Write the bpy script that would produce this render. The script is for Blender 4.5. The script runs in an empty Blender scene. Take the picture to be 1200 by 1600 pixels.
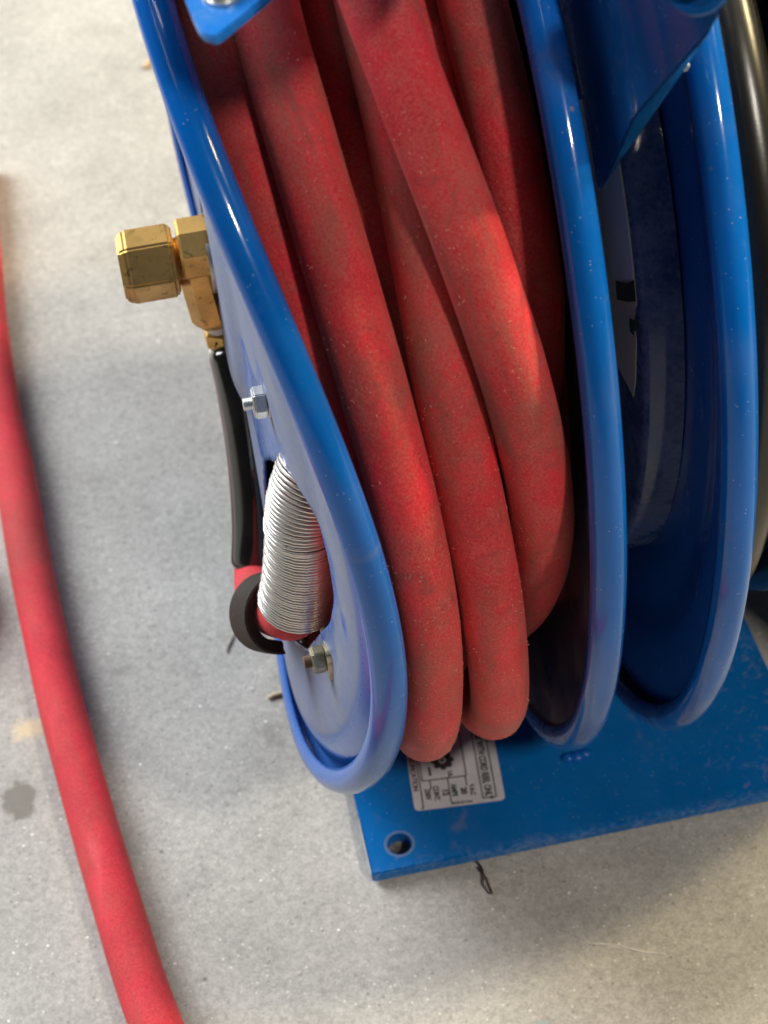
import bpy, bmesh, math, random
import numpy as np
from mathutils import Vector, Matrix, noise as mnoise
random.seed(7); np.random.seed(7)
SC = bpy.context.scene
COL = SC.collection
PI = math.pi

# ------------------------------------------------------------------ camera
cam_d = bpy.data.cameras.new('camera'); cam = bpy.data.objects.new('camera', cam_d); COL.objects.link(cam)
RIGHT = Vector((0.9789, -0.1969, -0.0548)); DOWN = Vector((-0.1822, -0.7191, -0.6706)); FWD = Vector((0.0927, 0.6665, -0.7398))
CAM = Vector((-0.0322, -0.5955, 0.7248))
M = Matrix((( RIGHT.x, -DOWN.x, -FWD.x, CAM.x), (RIGHT.y, -DOWN.y, -FWD.y, CAM.y), (RIGHT.z, -DOWN.z, -FWD.z, CAM.z), (0, 0, 0, 1)))
q = M.to_quaternion(); cam.matrix_world = Matrix.Translation(CAM) @ q.to_matrix().to_4x4()
cam_d.sensor_width = 36; cam_d.lens = 2998.1 / 1600 * 36
cam_d.clip_start = 0.01; cam_d.clip_end = 60
cam_d.dof.use_dof = True; cam_d.dof.focus_distance = 0.66; cam_d.dof.aperture_fstop = 16
SC.camera = cam

# ------------------------------------------------------------------ light
W = bpy.data.worlds.new('World'); SC.world = W; W.use_nodes = True
bg = W.node_tree.nodes['Background']; bg.inputs[0].default_value = (0.50, 0.53, 0.60, 1); bg.inputs[1].default_value = 0.055
def area(name, loc, target, sx, sy, power, col, roll=0):
    l = bpy.data.lights.new(name, 'AREA'); l.shape = 'RECTANGLE'; l.size = sx; l.size_y = sy; l.energy = power; l.color = col
    o = bpy.data.objects.new(name, l); COL.objects.link(o)
    o.location = loc; d = Vector(target) - Vector(loc)
    o.rotation_euler = (d.to_track_quat('-Z', 'Y').to_matrix().to_4x4() @ Matrix.Rotation(roll, 4, 'Z')).to_euler()
    return o
area('overhead_lamp', (2.3, 0.30, 2.5), (0.05, -0.05, 0.2), 0.4, 0.4, 54, (1.0, 0.91, 0.70))
area('right_lamp', (2.9, -0.25, 2.2), (0.0, 0.02, 0.1), 0.25, 0.25, 68, (1.0, 0.79, 0.42))
area('left_lamp', (-1.75, 1.7, 1.95), (0.0, 0, 0.1), 2.0, 2.0, 132, (0.94, 0.97, 1.0))
area('front_lamp', (1.15, -1.85, 2.40), (0.05, -0.1, 0.2), 0.2, 0.2, 35, (1.0, 0.92, 0.80))
area('strip_lamp', (-0.35, -0.55, 3.1), (-0.35, -0.55, 0), 0.05, 1.3, 3.5, (1.0, 0.98, 0.95))
area('strip_lamp', (0.75, -0.25, 3.1), (0.1, -0.05, 0.2), 0.05, 1.3, 8, (1.0, 0.98, 0.95))
SC.view_settings.view_transform = 'Standard'; SC.view_settings.look = 'None'
SC.view_settings.exposure = 0.28; SC.view_settings.gamma = 1

# ------------------------------------------------------------------ materials
class NT:
    def __init__(s, name):
        s.m = bpy.data.materials.new(name); s.m.use_nodes = True
        s.t = s.m.node_tree; s.n = s.t.nodes; s.b = s.n['Principled BSDF']
    def add(s, typ, **kw):
        n = s.n.new(typ)
        for k, v in kw.items(): setattr(n, k, v)
        return n
    def link(s, a, b): s.t.links.new(a, b)
    def coord(s, obj=True):
        if not hasattr(s, 'tc'): s.tc = s.add('ShaderNodeTexCoord')
        return s.tc.outputs['Object']
    def noise(s, scale, detail=4, rough=0.55, dist=0.0, vec=None):
        n = s.add('ShaderNodeTexNoise'); n.inputs['Scale'].default_value = scale; n.inputs['Detail'].default_value = detail
        n.inputs['Roughness'].default_value = rough; n.inputs['Distortion'].default_value = dist
        s.link(vec or s.coord(), n.inputs['Vector']); return n.outputs['Fac']
    def voro(s, scale, vec=None, feature='F1', out='Distance'):
        n = s.add('ShaderNodeTexVoronoi'); n.inputs['Scale'].default_value = scale; n.feature = feature
        s.link(vec or s.coord(), n.inputs['Vector']); return n.outputs[out]
    def ramp(s, fac, stops):
        r = s.add('ShaderNodeValToRGB'); cr = r.color_ramp
        while len(cr.elements) < len(stops): cr.elements.new(0.5)
        for e, (p, c) in zip(cr.elements, stops):
            e.position = p; e.color = (c, c, c, 1) if isinstance(c, (int, float)) else (*c, 1)
        s.link(fac, r.inputs[0]); return r.outputs[0]
    def mix(s, fac, a, b, mode='MIX'):
        m = s.add('ShaderNodeMix', data_type='RGBA', blend_type=mode)
        for i, v in ((0, fac), (6, a), (7, b)):
            if isinstance(v, (int, float)): m.inputs[i].default_value = v
            elif isinstance(v, tuple): m.inputs[i].default_value = (*v, 1)
            else: s.link(v, m.inputs[i])
        return m.outputs[2]
    def math(s, op, a, b=0.0, clamp=False):
        m = s.add('ShaderNodeMath', operation=op, use_clamp=clamp)
        for i, v in ((0, a), (1, b)):
            if isinstance(v, (int, float)): m.inputs[i].default_value = v
            else: s.link(v, m.inputs[i])
        return m.outputs[0]
    def set(s, name, v):
        i = s.b.inputs[name]
        if isinstance(v, (int, float)): i.default_value = v
        elif isinstance(v, tuple): i.default_value = (*v, 1)
        else: s.link(v, i)
    def bump(s, h, strength, dist=0.001):
        b = s.add('ShaderNodeBump'); b.inputs['Strength'].default_value = strength; b.inputs['Distance'].default_value = dist
        s.link(h, b.inputs['Height']); s.link(b.outputs[0], s.b.inputs['Normal'])
    def attr(s, name):
        a = s.add('ShaderNodeAttribute'); a.attribute_name = name; return a.outputs['Fac']

def simple(name, col, rough=0.5, metal=0.0, coat=0.0):
    t = NT(name); t.set('Base Color', col); t.set('Roughness', rough); t.set('Metallic', metal); t.set('Coat Weight', coat); return t.m

def paint(name, base=(0.0015, 0.125, 0.47), dust=0.25, dustcol=(0.27, 0.33, 0.50), scuff=0.35, use_attr=True, scuffcol=(0.22, 0.20, 0.20), edge_y=None):
    t = NT(name)
    big = t.noise(14, 5); fine = t.noise(420, 3, 0.7); mid = t.noise(70, 5, 0.6, 0.4)
    c = t.mix(t.ramp(big, ((0.3, 0.0), (0.7, 1.0))), tuple(x * 0.82 for x in base), tuple(x * 1.12 for x in base))
    # dust film
    film = t.ramp(t.math('ADD', t.math('MULTIPLY', mid, 0.6), t.math('MULTIPLY', fine, 0.4)), ((0.38, 0.0), (0.66, 1.0)))
    df = t.math('MULTIPLY', film, dust)
    if use_attr:
        a = t.attr('dust')
        grain = t.math('MULTIPLY', t.ramp(fine, ((0.3, 0.74), (0.62, 1.0))), t.ramp(mid, ((0.30, 0.84), (0.55, 1.0))))
        df = t.math('MAXIMUM', df, t.math('MULTIPLY', a, grain), clamp=True)
    c = t.mix(df, c, dustcol)
    # tan scuffs rubbed by handling
    sc = t.ramp(t.noise(38, 6, 0.65, 0.8), ((0.60, 0.0), (0.72, 1.0)))
    sf = t.math('MULTIPLY', sc, scuff)
    c = t.mix(sf, c, scuffcol)
    if edge_y is not None:                        # paint worn pale along the front edge and dust lying to the right
        sx = t.add('ShaderNodeSeparateXYZ'); t.link(t.coord(), sx.inputs[0])
        em = t.ramp(t.math('MULTIPLY', t.math('ADD', sx.outputs[1], -edge_y), 100.0), ((0.0, 1.0), (0.42, 0.0)))
        wn = t.ramp(t.noise(260, 5, 0.7, 0.6), ((0.47, 0.0), (0.60, 1.0)))
        c = t.mix(t.math('MULTIPLY', t.math('MULTIPLY', em, wn), 0.42), c, (0.15, 0.30, 0.56))
        rm = t.ramp(sx.outputs[0], ((0.14, 0.0), (0.20, 1.0)))
        dn = t.ramp(t.noise(120, 6, 0.75, 0.8), ((0.56, 0.0), (0.66, 1.0)))
        c = t.mix(t.math('MULTIPLY', t.math('MULTIPLY', rm, dn), 0.55), c, (0.24, 0.27, 0.42))
    # small chips through the paint
    cd = t.ramp(t.math('ADD', t.voro(75), t.math('MULTIPLY', fine, 0.10)), ((0.10, 1.0), (0.14, 0.0)))
    csep = t.add('ShaderNodeSeparateColor'); t.link(t.voro(75, out='Color'), csep.inputs[0])
    chips = t.math('MULTIPLY', cd, t.ramp(csep.outputs[0], ((0.86, 0.0), (0.88, 1.0))))
    c = t.mix(t.math('MULTIPLY', chips, 0.7), c, (0.20, 0.19, 0.19))
    # speckle of bright dust grains
    v = t.voro(520); sp = t.ramp(v, ((0.05, 1.0), (0.13, 0.0)))
    gate = t.ramp(t.noise(150, 2), ((0.50, 0.0), (0.60, 1.0)))
    spk = t.math('MULTIPLY', t.math('MULTIPLY', sp, gate), 0.55)
    c = t.mix(spk, c, (0.62, 0.66, 0.74))
    t.set('Base Color', c); t.set('Specular IOR Level', 0.10)
    r = t.math('ADD', 0.20, t.math('ADD', t.math('MULTIPLY', df, 0.55), t.math('MULTIPLY', sf, 0.5)), clamp=True)
    t.set('Roughness', r)
    t.set('Coat Weight', t.math('SUBTRACT', 0.48, t.math('MULTIPLY', t.math('ADD', df, sf), 0.9), clamp=True)); t.set('Coat Roughness', 0.07)
    h = t.math('ADD', t.math('MULTIPLY', t.noise(60, 3), 0.5), t.math('MULTIPLY', fine, 0.05))
    t.bump(h, 0.10, 0.002)
    return t.m

def rubber(name, base, dirt, dustcol, edge_dust=0.55, smudge=0.5, olive=(0.16, 0.085, 0.055), speck=None, low_dust=0.0):
    t = NT(name)
    big = t.noise(20, 5, 0.6, 0.3); mid = t.noise(120, 5, 0.7); fine = t.noise(1100, 3, 0.75)
    c = t.mix(t.ramp(big, ((0.34, 0.0), (0.64, 1.0))), tuple(x * 0.80 for x in base), tuple(min(1, x * 1.15) for x in base))
    ol = t.ramp(t.math('ADD', t.math('MULTIPLY', t.noise(13, 4, 0.6, 0.5), 0.7), t.math('MULTIPLY', mid, 0.3)), ((0.50, 0.0), (0.64, 1.0)))
    c = t.mix(t.math('MULTIPLY', ol, edge_dust), c, olive)
    brown = t.ramp(t.math('ADD', t.math('MULTIPLY', t.noise(34, 5, 0.65), 0.55), t.math('MULTIPLY', fine, 0.45)), ((0.44, 0.0), (0.60, 1.0)))
    c = t.mix(t.math('MULTIPLY', brown, edge_dust * 0.8), c, dustcol)
    at = t.add('ShaderNodeAttribute'); at.attribute_name = 'tubeco'; tv = at.outputs['Vector']
    streak = t.ramp(t.math('ADD', t.math('MULTIPLY', t.noise(75, 5, 0.6, 0.3, tv), 0.75), t.math('MULTIPLY', fine, 0.25)), ((0.50, 0.0), (0.62, 1.0)))
    c = t.mix(t.math('MULTIPLY', streak, edge_dust * 0.9), c, olive)
    rub = t.ramp(t.noise(95, 4, 0.6, 0.2, tv), ((0.56, 0.0), (0.66, 1.0)))
    c = t.mix(t.math('MULTIPLY', rub, 0.55), c, tuple(min(1, x * 1.15) for x in base))
    black = t.ramp(t.math('ADD', t.math('MULTIPLY', t.noise(42, 6, 0.7, 1.2), 0.7), t.math('MULTIPLY', fine, 0.3)), ((0.555, 0.0), (0.65, 1.0)))
    c = t.mix(t.math('MULTIPLY', black, smudge), c, dirt)
    v = t.voro(900); sp = t.ramp(v, ((0.08, 1.0), (0.20, 0.0)))
    gate = t.ramp(mid, ((0.44, 0.0), (0.60, 1.0)))
    c = t.mix(t.math('MULTIPLY', t.math('MULTIPLY', sp, gate), 0.6), c, speck or tuple(min(1, 0.35 * b + g) for b, g in zip(base, (0.40, 0.20, 0.13))))
    if low_dust:                                   # floor dust caked on the lowest loops
        sz = t.add('ShaderNodeSeparateXYZ'); t.link(t.coord(), sz.inputs[0])
        zf = t.ramp(sz.outputs[2], ((0.02, 1.0), (0.22, 0.0)))
        zn = t.ramp(t.math('ADD', t.math('MULTIPLY', mid, 0.5), t.math('MULTIPLY', fine, 0.5)), ((0.32, 0.25), (0.6, 1.0)))
        c = t.mix(t.math('MULTIPLY', t.math('MULTIPLY', zf, zn), low_dust), c, tuple(x * 1.05 for x in dustcol))
    g = t.ramp(fine, ((0.34, 0.78), (0.5, 1.0), (0.66, 1.18)))
    c = t.mix(1.0, c, g, 'MULTIPLY')
    t.set('Base Color', c); t.set('Roughness', t.ramp(rub, ((0.0, 0.76), (1.0, 0.55)))); t.set('Specular IOR Level', 0.30)
    t.set('Sheen Weight', 0.10); t.set('Sheen Roughness', 0.5); t.set('Sheen Tint', (0.9, 0.6, 0.5))
    h = t.math('ADD', t.math('MULTIPLY', mid, 0.4), t.math('MULTIPLY', fine, 0.6))
    t.bump(h, 0.55, 0.0006)
    return t.m

def concrete():
    t = NT('sealed_concrete')
    big = t.noise(3.2, 5, 0.6); mid = t.noise(24, 6, 0.62); cloud = t.noise(8, 5, 0.6, 0.6); fine = t.noise(240, 5, 0.75); fin2 = t.noise(1700, 2, 0.7)
    c = t.mix(t.ramp(big, ((0.35, 0.0), (0.65, 1.0))), (0.395, 0.383, 0.354), (0.465, 0.450, 0.416))
    c = t.mix(t.ramp(mid, ((0.32, 0.35), (0.54, 0.0))), c, (0.285, 0.272, 0.248))
    c = t.mix(t.ramp(t.noise(70, 6, 0.7), ((0.55, 0.0), (0.75, 0.35))), c, (0.52, 0.505, 0.47))
    c = t.mix(1.0, c, t.ramp(cloud, ((0.35, 0.90), (0.65, 1.06))), 'MULTIPLY')
    crk = t.ramp(t.math('ABSOLUTE', t.math('SUBTRACT', t.noise(5.5, 6, 0.62, 0.8), 0.5)), ((0.0, 0.4), (0.004, 0.0)))
    c = t.mix(t.math('MULTIPLY', crk, t.ramp(cloud, ((0.5, 0.0), (0.62, 1.0)))), c, (0.22, 0.205, 0.185))
    g = t.ramp(fine, ((0.32, 0.84), (0.5, 1.0), (0.68, 1.12))); c = t.mix(1.0, c, g, 'MULTIPLY')
    def cells(scale, lo, hi):
        sep = t.add('ShaderNodeSeparateColor'); t.link(t.voro(scale, out='Color'), sep.inputs[0])
        return t.ramp(sep.outputs[0], ((0.0, lo), (1.0, hi))), sep.outputs[1]
    gr, _ = cells(1150, 0.86, 1.14); c = t.mix(1.0, c, gr, 'MULTIPLY')
    gr2, _ = cells(480, 0.93, 1.07); c = t.mix(1.0, c, gr2, 'MULTIPLY')
    def specks(scale, size, thr, amt, col):
        nonlocal c
        d = t.ramp(t.voro(scale), ((size * 0.6, 1.0), (size, 0.0)))
        _, r1 = cells(scale, 0, 1); gt = t.ramp(r1, ((thr, 0.0), (min(1, thr + 0.02), 1.0)))
        c = t.mix(t.math('MULTIPLY', t.math('MULTIPLY', d, gt), amt), c, col)
    specks(420, 0.28, 0.88, 0.6, (0.80, 0.78, 0.72)); specks(190, 0.16, 0.90, 0.9, (0.86, 0.84, 0.80))
    specks(330, 0.30, 0.88, 0.55, (0.17, 0.16, 0.145)); specks(60, 0.07, 0.82, 0.7, (0.13, 0.12, 0.11))
    # spills and marks, then two plain dark patches
    geo = t.add('ShaderNodeNewGeometry')
    def spot(x, y, rx, ry, col, amt, soft=0.35, nz=0.5, rot=0.0):
        nonlocal c
        mp = t.add('ShaderNodeMapping', vector_type='TEXTURE'); mp.inputs['Location'].default_value = (x, y, 0)
        mp.inputs['Scale'].default_value = (rx, ry, 1); mp.inputs['Rotation'].default_value = (0, 0, rot)
        t.link(geo.outputs['Position'], mp.inputs['Vector'])
        ln = t.add('ShaderNodeVectorMath', operation='LENGTH'); t.link(mp.outputs[0], ln.inputs[0])
        d = t.math('ADD', ln.outputs['Value'], t.math('MULTIPLY', t.math('SUBTRACT', t.noise(160, 4, 0.7), 0.5), nz * 2))
        f = t.ramp(d, ((1.0 - soft, amt), (1.0, 0.0)))
        c = t.mix(f, c, col)
    spot(-0.1376, -0.0751, 0.0088, 0.0115, (0.17, 0.155, 0.13), 0.85, 0.25, 0.6)
    spot(-0.1300, -0.0362, 0.012, 0.008, (0.66, 0.54, 0.32), 0.75, 0.7, 1.3)
    spot(-0.020, -0.066, 0.006, 0.010, (0.20, 0.19, 0.18), 0.45, 0.6, 1.4, 0.5)
    spot(0.066, -0.236, 0.004, 0.0022, (0.30, 0.42, 0.42), 0.7, 0.5, 0.8)
    spot(-0.085, 0.118, 0.010, 0.003, (0.25, 0.23, 0.21), 0.35, 0.6, 1.2, 0.3)
    spot(-0.085, -0.012, 0.007, 0.004, (0.24, 0.23, 0.21), 0.4, 0.6, 1.2)
    spot(0.1055, -0.2085, 0.016, 0.0007, (0.66, 0.63, 0.56), 0.6, 0.6, 0.5, -0.42)
    spot(0.0256, -0.1430, 0.0085, 0.0085, (0.075, 0.066, 0.052), 0.92, 0.5, 0.4)  # round dark patch under the plate's bolt hole
    spot(0.05, -0.20, 0.05, 0.03, (0.30, 0.28, 0.25), 0.30, 0.9, 0.8)  # broad soft darker patch in front of the plate
    t.set('Base Color', c); t.set('Roughness', t.ramp(mid, ((0.3, 0.52), (0.7, 0.68)))); t.set('Specular IOR Level', 0.35)
    h = t.math('ADD', t.math('MULTIPLY', fine, 0.5), t.math('MULTIPLY', fin2, 0.4))
    t.bump(h, 0.22, 0.0005)
    return t.m

def brass(name):
    t = NT(name)
    mid = t.noise(90, 5, 0.65, 0.5); fine = t.noise(700, 3, 0.7)
    c = t.mix(t.ramp(mid, ((0.35, 0.0), (0.7, 1.0))), (0.78, 0.49, 0.155), (0.60, 0.36, 0.11))
    dk = t.ramp(t.noise(210, 5, 0.7, 1.0), ((0.58, 0.0), (0.67, 1.0)))
    c = t.mix(t.math('MULTIPLY', dk, 0.7), c, (0.07, 0.045, 0.025))
    c = t.mix(t.ramp(t.noise(28, 4, 0.6), ((0.45, 0.0), (0.65, 0.5))), c, (0.36, 0.25, 0.11))
    t.set('Base Color', c); t.set('Metallic', 0.9); t.set('Roughness', t.ramp(mid, ((0.3, 0.38), (0.7, 0.54))))
    t.bump(t.math('ADD', t.math('MULTIPLY', mid, 0.5), t.math('MULTIPLY', fine, 0.3)), 0.15, 0.0006)
    return t.m

def zinc(name, col=(0.68, 0.70, 0.70), dirt=0.35, rough=0.28):
    t = NT(name)
    mid = t.noise(160, 5, 0.65, 0.4)
    c = t.mix(t.math('MULTIPLY', t.ramp(mid, ((0.48, 0.0), (0.66, 1.0))), dirt), col, (0.20, 0.16, 0.10))
    t.set('Base Color', c); t.set('Metallic', 0.95); t.set('Roughness', t.ramp(mid, ((0.3, rough), (0.7, rough + 0.2))))
    t.bump(mid, 0.12, 0.0005); return t.m

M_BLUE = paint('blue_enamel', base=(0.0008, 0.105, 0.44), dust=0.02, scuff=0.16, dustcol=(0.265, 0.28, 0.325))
M_BLUE_CLEAN = paint('blue_enamel_plate', base=(0.0012, 0.135, 0.44), dust=0.07, scuff=0.30, use_attr=False, dustcol=(0.14, 0.22, 0.42), edge_y=-0.1558)
M_BLUE_BRACKET = paint('blue_enamel_bracket', base=(0.001, 0.075, 0.27), dust=0.12, scuff=0.35, use_attr=False, dustcol=(0.10, 0.13, 0.24), scuffcol=(0.10, 0.10, 0.13))
M_BLUE_LIT = paint('blue_enamel_lit', base=(0.004, 0.20, 0.66), dust=0.16, scuff=0.25, dustcol=(0.35, 0.5, 0.75), scuffcol=(0.40, 0.38, 0.34), use_attr=False)  # brighter copy of the enamel, with the bracket's strong light painted in
M_BLUE_DIRTY = paint('blue_enamel_rubbed', base=(0.0008, 0.105, 0.44), dust=0.03, scuff=0.35, dustcol=(0.20, 0.22, 0.30), scuffcol=(0.11, 0.11, 0.13))
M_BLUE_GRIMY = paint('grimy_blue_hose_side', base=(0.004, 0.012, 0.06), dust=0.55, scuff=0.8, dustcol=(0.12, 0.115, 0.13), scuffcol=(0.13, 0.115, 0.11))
M_NAVY = paint('navy_enamel_drum', base=(0.035, 0.07, 0.20), dust=0.35, scuff=0.15, dustcol=(0.34, 0.40, 0.60), use_attr=False)
M_RED = rubber('red_hose_rubber', (0.60, 0.020, 0.036), (0.075, 0.040, 0.034), (0.40, 0.125, 0.095), 0.60, 0.65, (0.17, 0.075, 0.055), None, 0.55)
M_REDCLEAN = rubber('red_hose_rubber_clean', (0.62, 0.030, 0.050), (0.12, 0.05, 0.04), (0.45, 0.10, 0.07), 0.35, 0.3, (0.30, 0.08, 0.06))
M_BLACKHOSE = rubber('black_hose_rubber', (0.008, 0.0075, 0.0065), (0.004, 0.004, 0.004), (0.016, 0.014, 0.009), 0.40, 0.3, (0.012, 0.011, 0.007), (0.035, 0.03, 0.02))
for n_ in M_BLACKHOSE.node_tree.nodes:
    if n_.type == 'BUMP': n_.inputs['Strength'].default_value = 0.10
b_ = M_BLACKHOSE.node_tree.nodes['Principled BSDF']; M_BLACKHOSE.node_tree.links.remove(b_.inputs['Roughness'].links[0])
b_.inputs['Roughness'].default_value = 0.27; b_.inputs['Sheen Weight'].default_value = 0.0; b_.inputs['Specular IOR Level'].default_value = 0.5
M_FLOOR = concrete()
M_BRASS = brass('worn_brass')
M_ZINC = zinc('zinc_plated_steel')
M_ZINC2 = zinc('dirty_zinc_steel', (0.50, 0.47, 0.34), 0.8, 0.32)
M_SPRING = zinc('bright_spring_wire', (0.74, 0.73, 0.70), 0.15, 0.27)
M_SLEEVE = NT('black_gloss_sleeve'); M_SLEEVE.set('Base Color', M_SLEEVE.mix(M_SLEEVE.ramp(M_SLEEVE.noise(60, 5), ((0.5, 0.0), (0.75, 0.35))), (0.008, 0.008, 0.007), (0.07, 0.062, 0.05)))
M_SLEEVE.set('Roughness', 0.16); M_SLEEVE.set('Coat Weight', 0.9); M_SLEEVE = M_SLEEVE.m
M_BLKRUB = rubber('black_clamp_rubber', (0.020, 0.018, 0.016), (0.01, 0.01, 0.01), (0.075, 0.06, 0.04), 0.35, 0.2, (0.03, 0.027, 0.022), (0.16, 0.12, 0.07))
M_TAPE = simple('white_thread_tape', (0.78, 0.76, 0.72), 0.6)
M_PAPER = NT('grey_white_sticker'); M_PAPER.set('Base Color', M_PAPER.mix(M_PAPER.ramp(M_PAPER.noise(150, 4), ((0.4, 0.0), (0.7, 0.4))), (0.60, 0.60, 0.63), (0.44, 0.44, 0.46))); M_PAPER.set('Roughness', 0.45); M_PAPER = M_PAPER.m
M_INK = simple('black_ink', (0.03, 0.03, 0.035), 0.5)
M_GREEN_INK = simple('dark_green_ink', (0.02, 0.06, 0.045), 0.5)
M_MAROON_INK = simple('maroon_ink', (0.10, 0.03, 0.035), 0.5)
M_LABEL_GREY = simple('pale_grey_label', (0.78, 0.82, 0.88), 0.5)
M_LABEL_BEIGE = simple('beige_label', (0.80, 0.74, 0.62), 0.5)
M_BLACK = simple('black_label_ink', (0.016, 0.015, 0.015), 0.5)
M_WOOD = simple('pale_wood', (0.62, 0.48, 0.33), 0.8)
M_TWIG = simple('dry_twig', (0.24, 0.20, 0.15), 0.8)
M_WIRE = simple('dark_wire', (0.05, 0.04, 0.03), 0.6)
M_RUST = simple('rusty_edge', (0.16, 0.10, 0.07), 0.8)
M_LINT = simple('tan_lint', (0.66, 0.34, 0.25), 0.9)

# ------------------------------------------------------------------ helpers
def link(name, me, mat=None, parent=None, smooth=True):
    o = bpy.data.objects.new(name, me); COL.objects.link(o)
    if mat: me.materials.append(mat)
    if parent: o.parent = parent
    if smooth:
        for p in me.polygons: p.use_smooth = True
    return o
def from_bm(name, bm, mat, parent=None, smooth=True, angle=None):
    me = bpy.data.meshes.new(name); bm.normal_update()
    if angle is not None:
        for e in bm.edges:
            if len(e.link_faces) == 2 and e.calc_face_angle(0) > angle: e.smooth = False
    bm.to_mesh(me); bm.free()
    return link(name, me, mat, parent, smooth)
def thing(name, label, cat, loc=(0, 0, 0), group=None):
    o = bpy.data.objects.new(name, None); COL.objects.link(o); o.location = loc
    o.empty_display_size = 0.02; o['label'] = label; o['category'] = cat
    if group: o['group'] = group
    return o
def tag(o, label, cat):
    o['label'] = label; o['category'] = cat; return o

def catmull(P, n, closed=False):
    P = [np.array(p, float) for p in P]; out = []; N = len(P)
    segs = N if closed else N - 1
    for i in range(segs):
        if closed: a, b, c, d = P[(i - 1) % N], P[i], P[(i + 1) % N], P[(i + 2) % N]
        else:
            b, c = P[i], P[i + 1]
            a = P[i - 1] if i > 0 else 2 * b - c
            d = P[i + 2] if i + 2 < N else 2 * c - b
        for k in range(n):
            t = k / n
            out.append(0.5 * ((2 * b) + (c - a) * t + (2 * a - 5 * b + 4 * c - d) * t * t + (3 * b - a - 3 * c + d) * t ** 3))
    if not closed: out.append(P[-1])
    return np.array(out)

def tube_arrays(path, rad, sides=24, closed=False, lump=0.0, seed=0.0):
    n = len(path); path = np.asarray(path, float)
    rad = np.full(n, rad) if np.isscalar(rad) else np.asarray(rad)
    if closed: T = np.roll(path, -1, 0) - np.roll(path, 1, 0)
    else: T = np.gradient(path, axis=0)
    T /= np.linalg.norm(T, axis=1)[:, None]
    ref = np.array([1.0, 0, 0]) if abs(T[0][0]) < 0.9 else np.array([0, 0, 1.0])
    u = ref - T[0] * ref.dot(T[0]); u /= np.linalg.norm(u)
    V = []
    for i in range(n):
        u = u - T[i] * u.dot(T[i]); u /= np.linalg.norm(u); w = np.cross(T[i], u)
        for k in range(sides):
            a = 2 * PI * k / sides; r = rad[i]
            p = path[i] + r * (math.cos(a) * u + math.sin(a) * w)
            if lump:
                f = 1 + lump * mnoise.noise(Vector(p * 38 + seed))
                p = path[i] + r * f * (math.cos(a) * u + math.sin(a) * w)
            V.append(p)
    F = []
    for i in range(n if closed else n - 1):
        j = (i + 1) % n
        for k in range(sides):
            l = (k + 1) % sides
            F.append((i * sides + k, i * sides + l, j * sides + l, j * sides + k))
    if not closed:
        F.append(tuple(range(sides - 1, -1, -1))); F.append(tuple((n - 1) * sides + k for k in range(sides)))
    return V, F
def tube(name, path, rad, mat, parent=None, sides=24, closed=False, lump=0.0, seed=0.0):
    V, F = tube_arrays(path, rad, sides, closed, lump, seed)
    me = bpy.data.meshes.new(name); me.from_pydata([tuple(v) for v in V], [], F); me.update()
    pa = np.asarray(path, float); al = np.r_[0, np.cumsum(np.linalg.norm(np.diff(pa, axis=0), axis=1))]
    R_ = float(np.max(rad)); off = seed * 0.37
    ang = 2 * PI * np.arange(sides) / sides
    tc = np.zeros((len(pa), sides, 3), np.float32); tc[:, :, 0] = al[:, None] * 0.16 + off
    tc[:, :, 1] = R_ * np.cos(ang)[None]; tc[:, :, 2] = R_ * np.sin(ang)[None]
    me.attributes.new('tubeco', 'FLOAT_VECTOR', 'POINT').data.foreach_set('vector', tc.reshape(-1))
    return link(name, me, mat, parent)
def frame(axis, up=(0, 0, 1)):
    z = Vector(axis).normalized(); x = Vector(up).cross(z)
    if x.length < 1e-4: x = Vector((1, 0, 0)).cross(z)
    x.normalize(); y = z.cross(x)
    return Matrix((x, y, z)).transposed().to_4x4()
def lathe_bm(prof, sides, axis, loc, spin=0.0, up=(0, 0, 1)):
    """closed profile [(radius, height)] revolved round axis"""
    bm = bmesh.new(); rings = []
    for r, h in prof:
        if r < 1e-7: rings.append([bm.verts.new((0, 0, h))])
        else: rings.append([bm.verts.new((r * math.cos(2 * PI * k / sides + spin), r * math.sin(2 * PI * k / sides + spin), h)) for k in range(sides)])
    for a, b in zip(rings[:-1], rings[1:]):
        for k in range(sides):
            l = (k + 1) % sides
            if len(a) == 1 and len(b) == 1: continue
            if len(a) == 1: bm.faces.new((a[0], b[l], b[k]))
            elif len(b) == 1: bm.faces.new((a[k], a[l], b[0]))
            else: bm.faces.new((a[k], a[l], b[l], b[k]))
    bmesh.ops.recalc_face_normals(bm, faces=bm.faces[:])
    bmesh.ops.transform(bm, matrix=Matrix.Translation(Vector(loc)) @ frame(axis, up), verts=bm.verts[:])
    return bm
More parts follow.
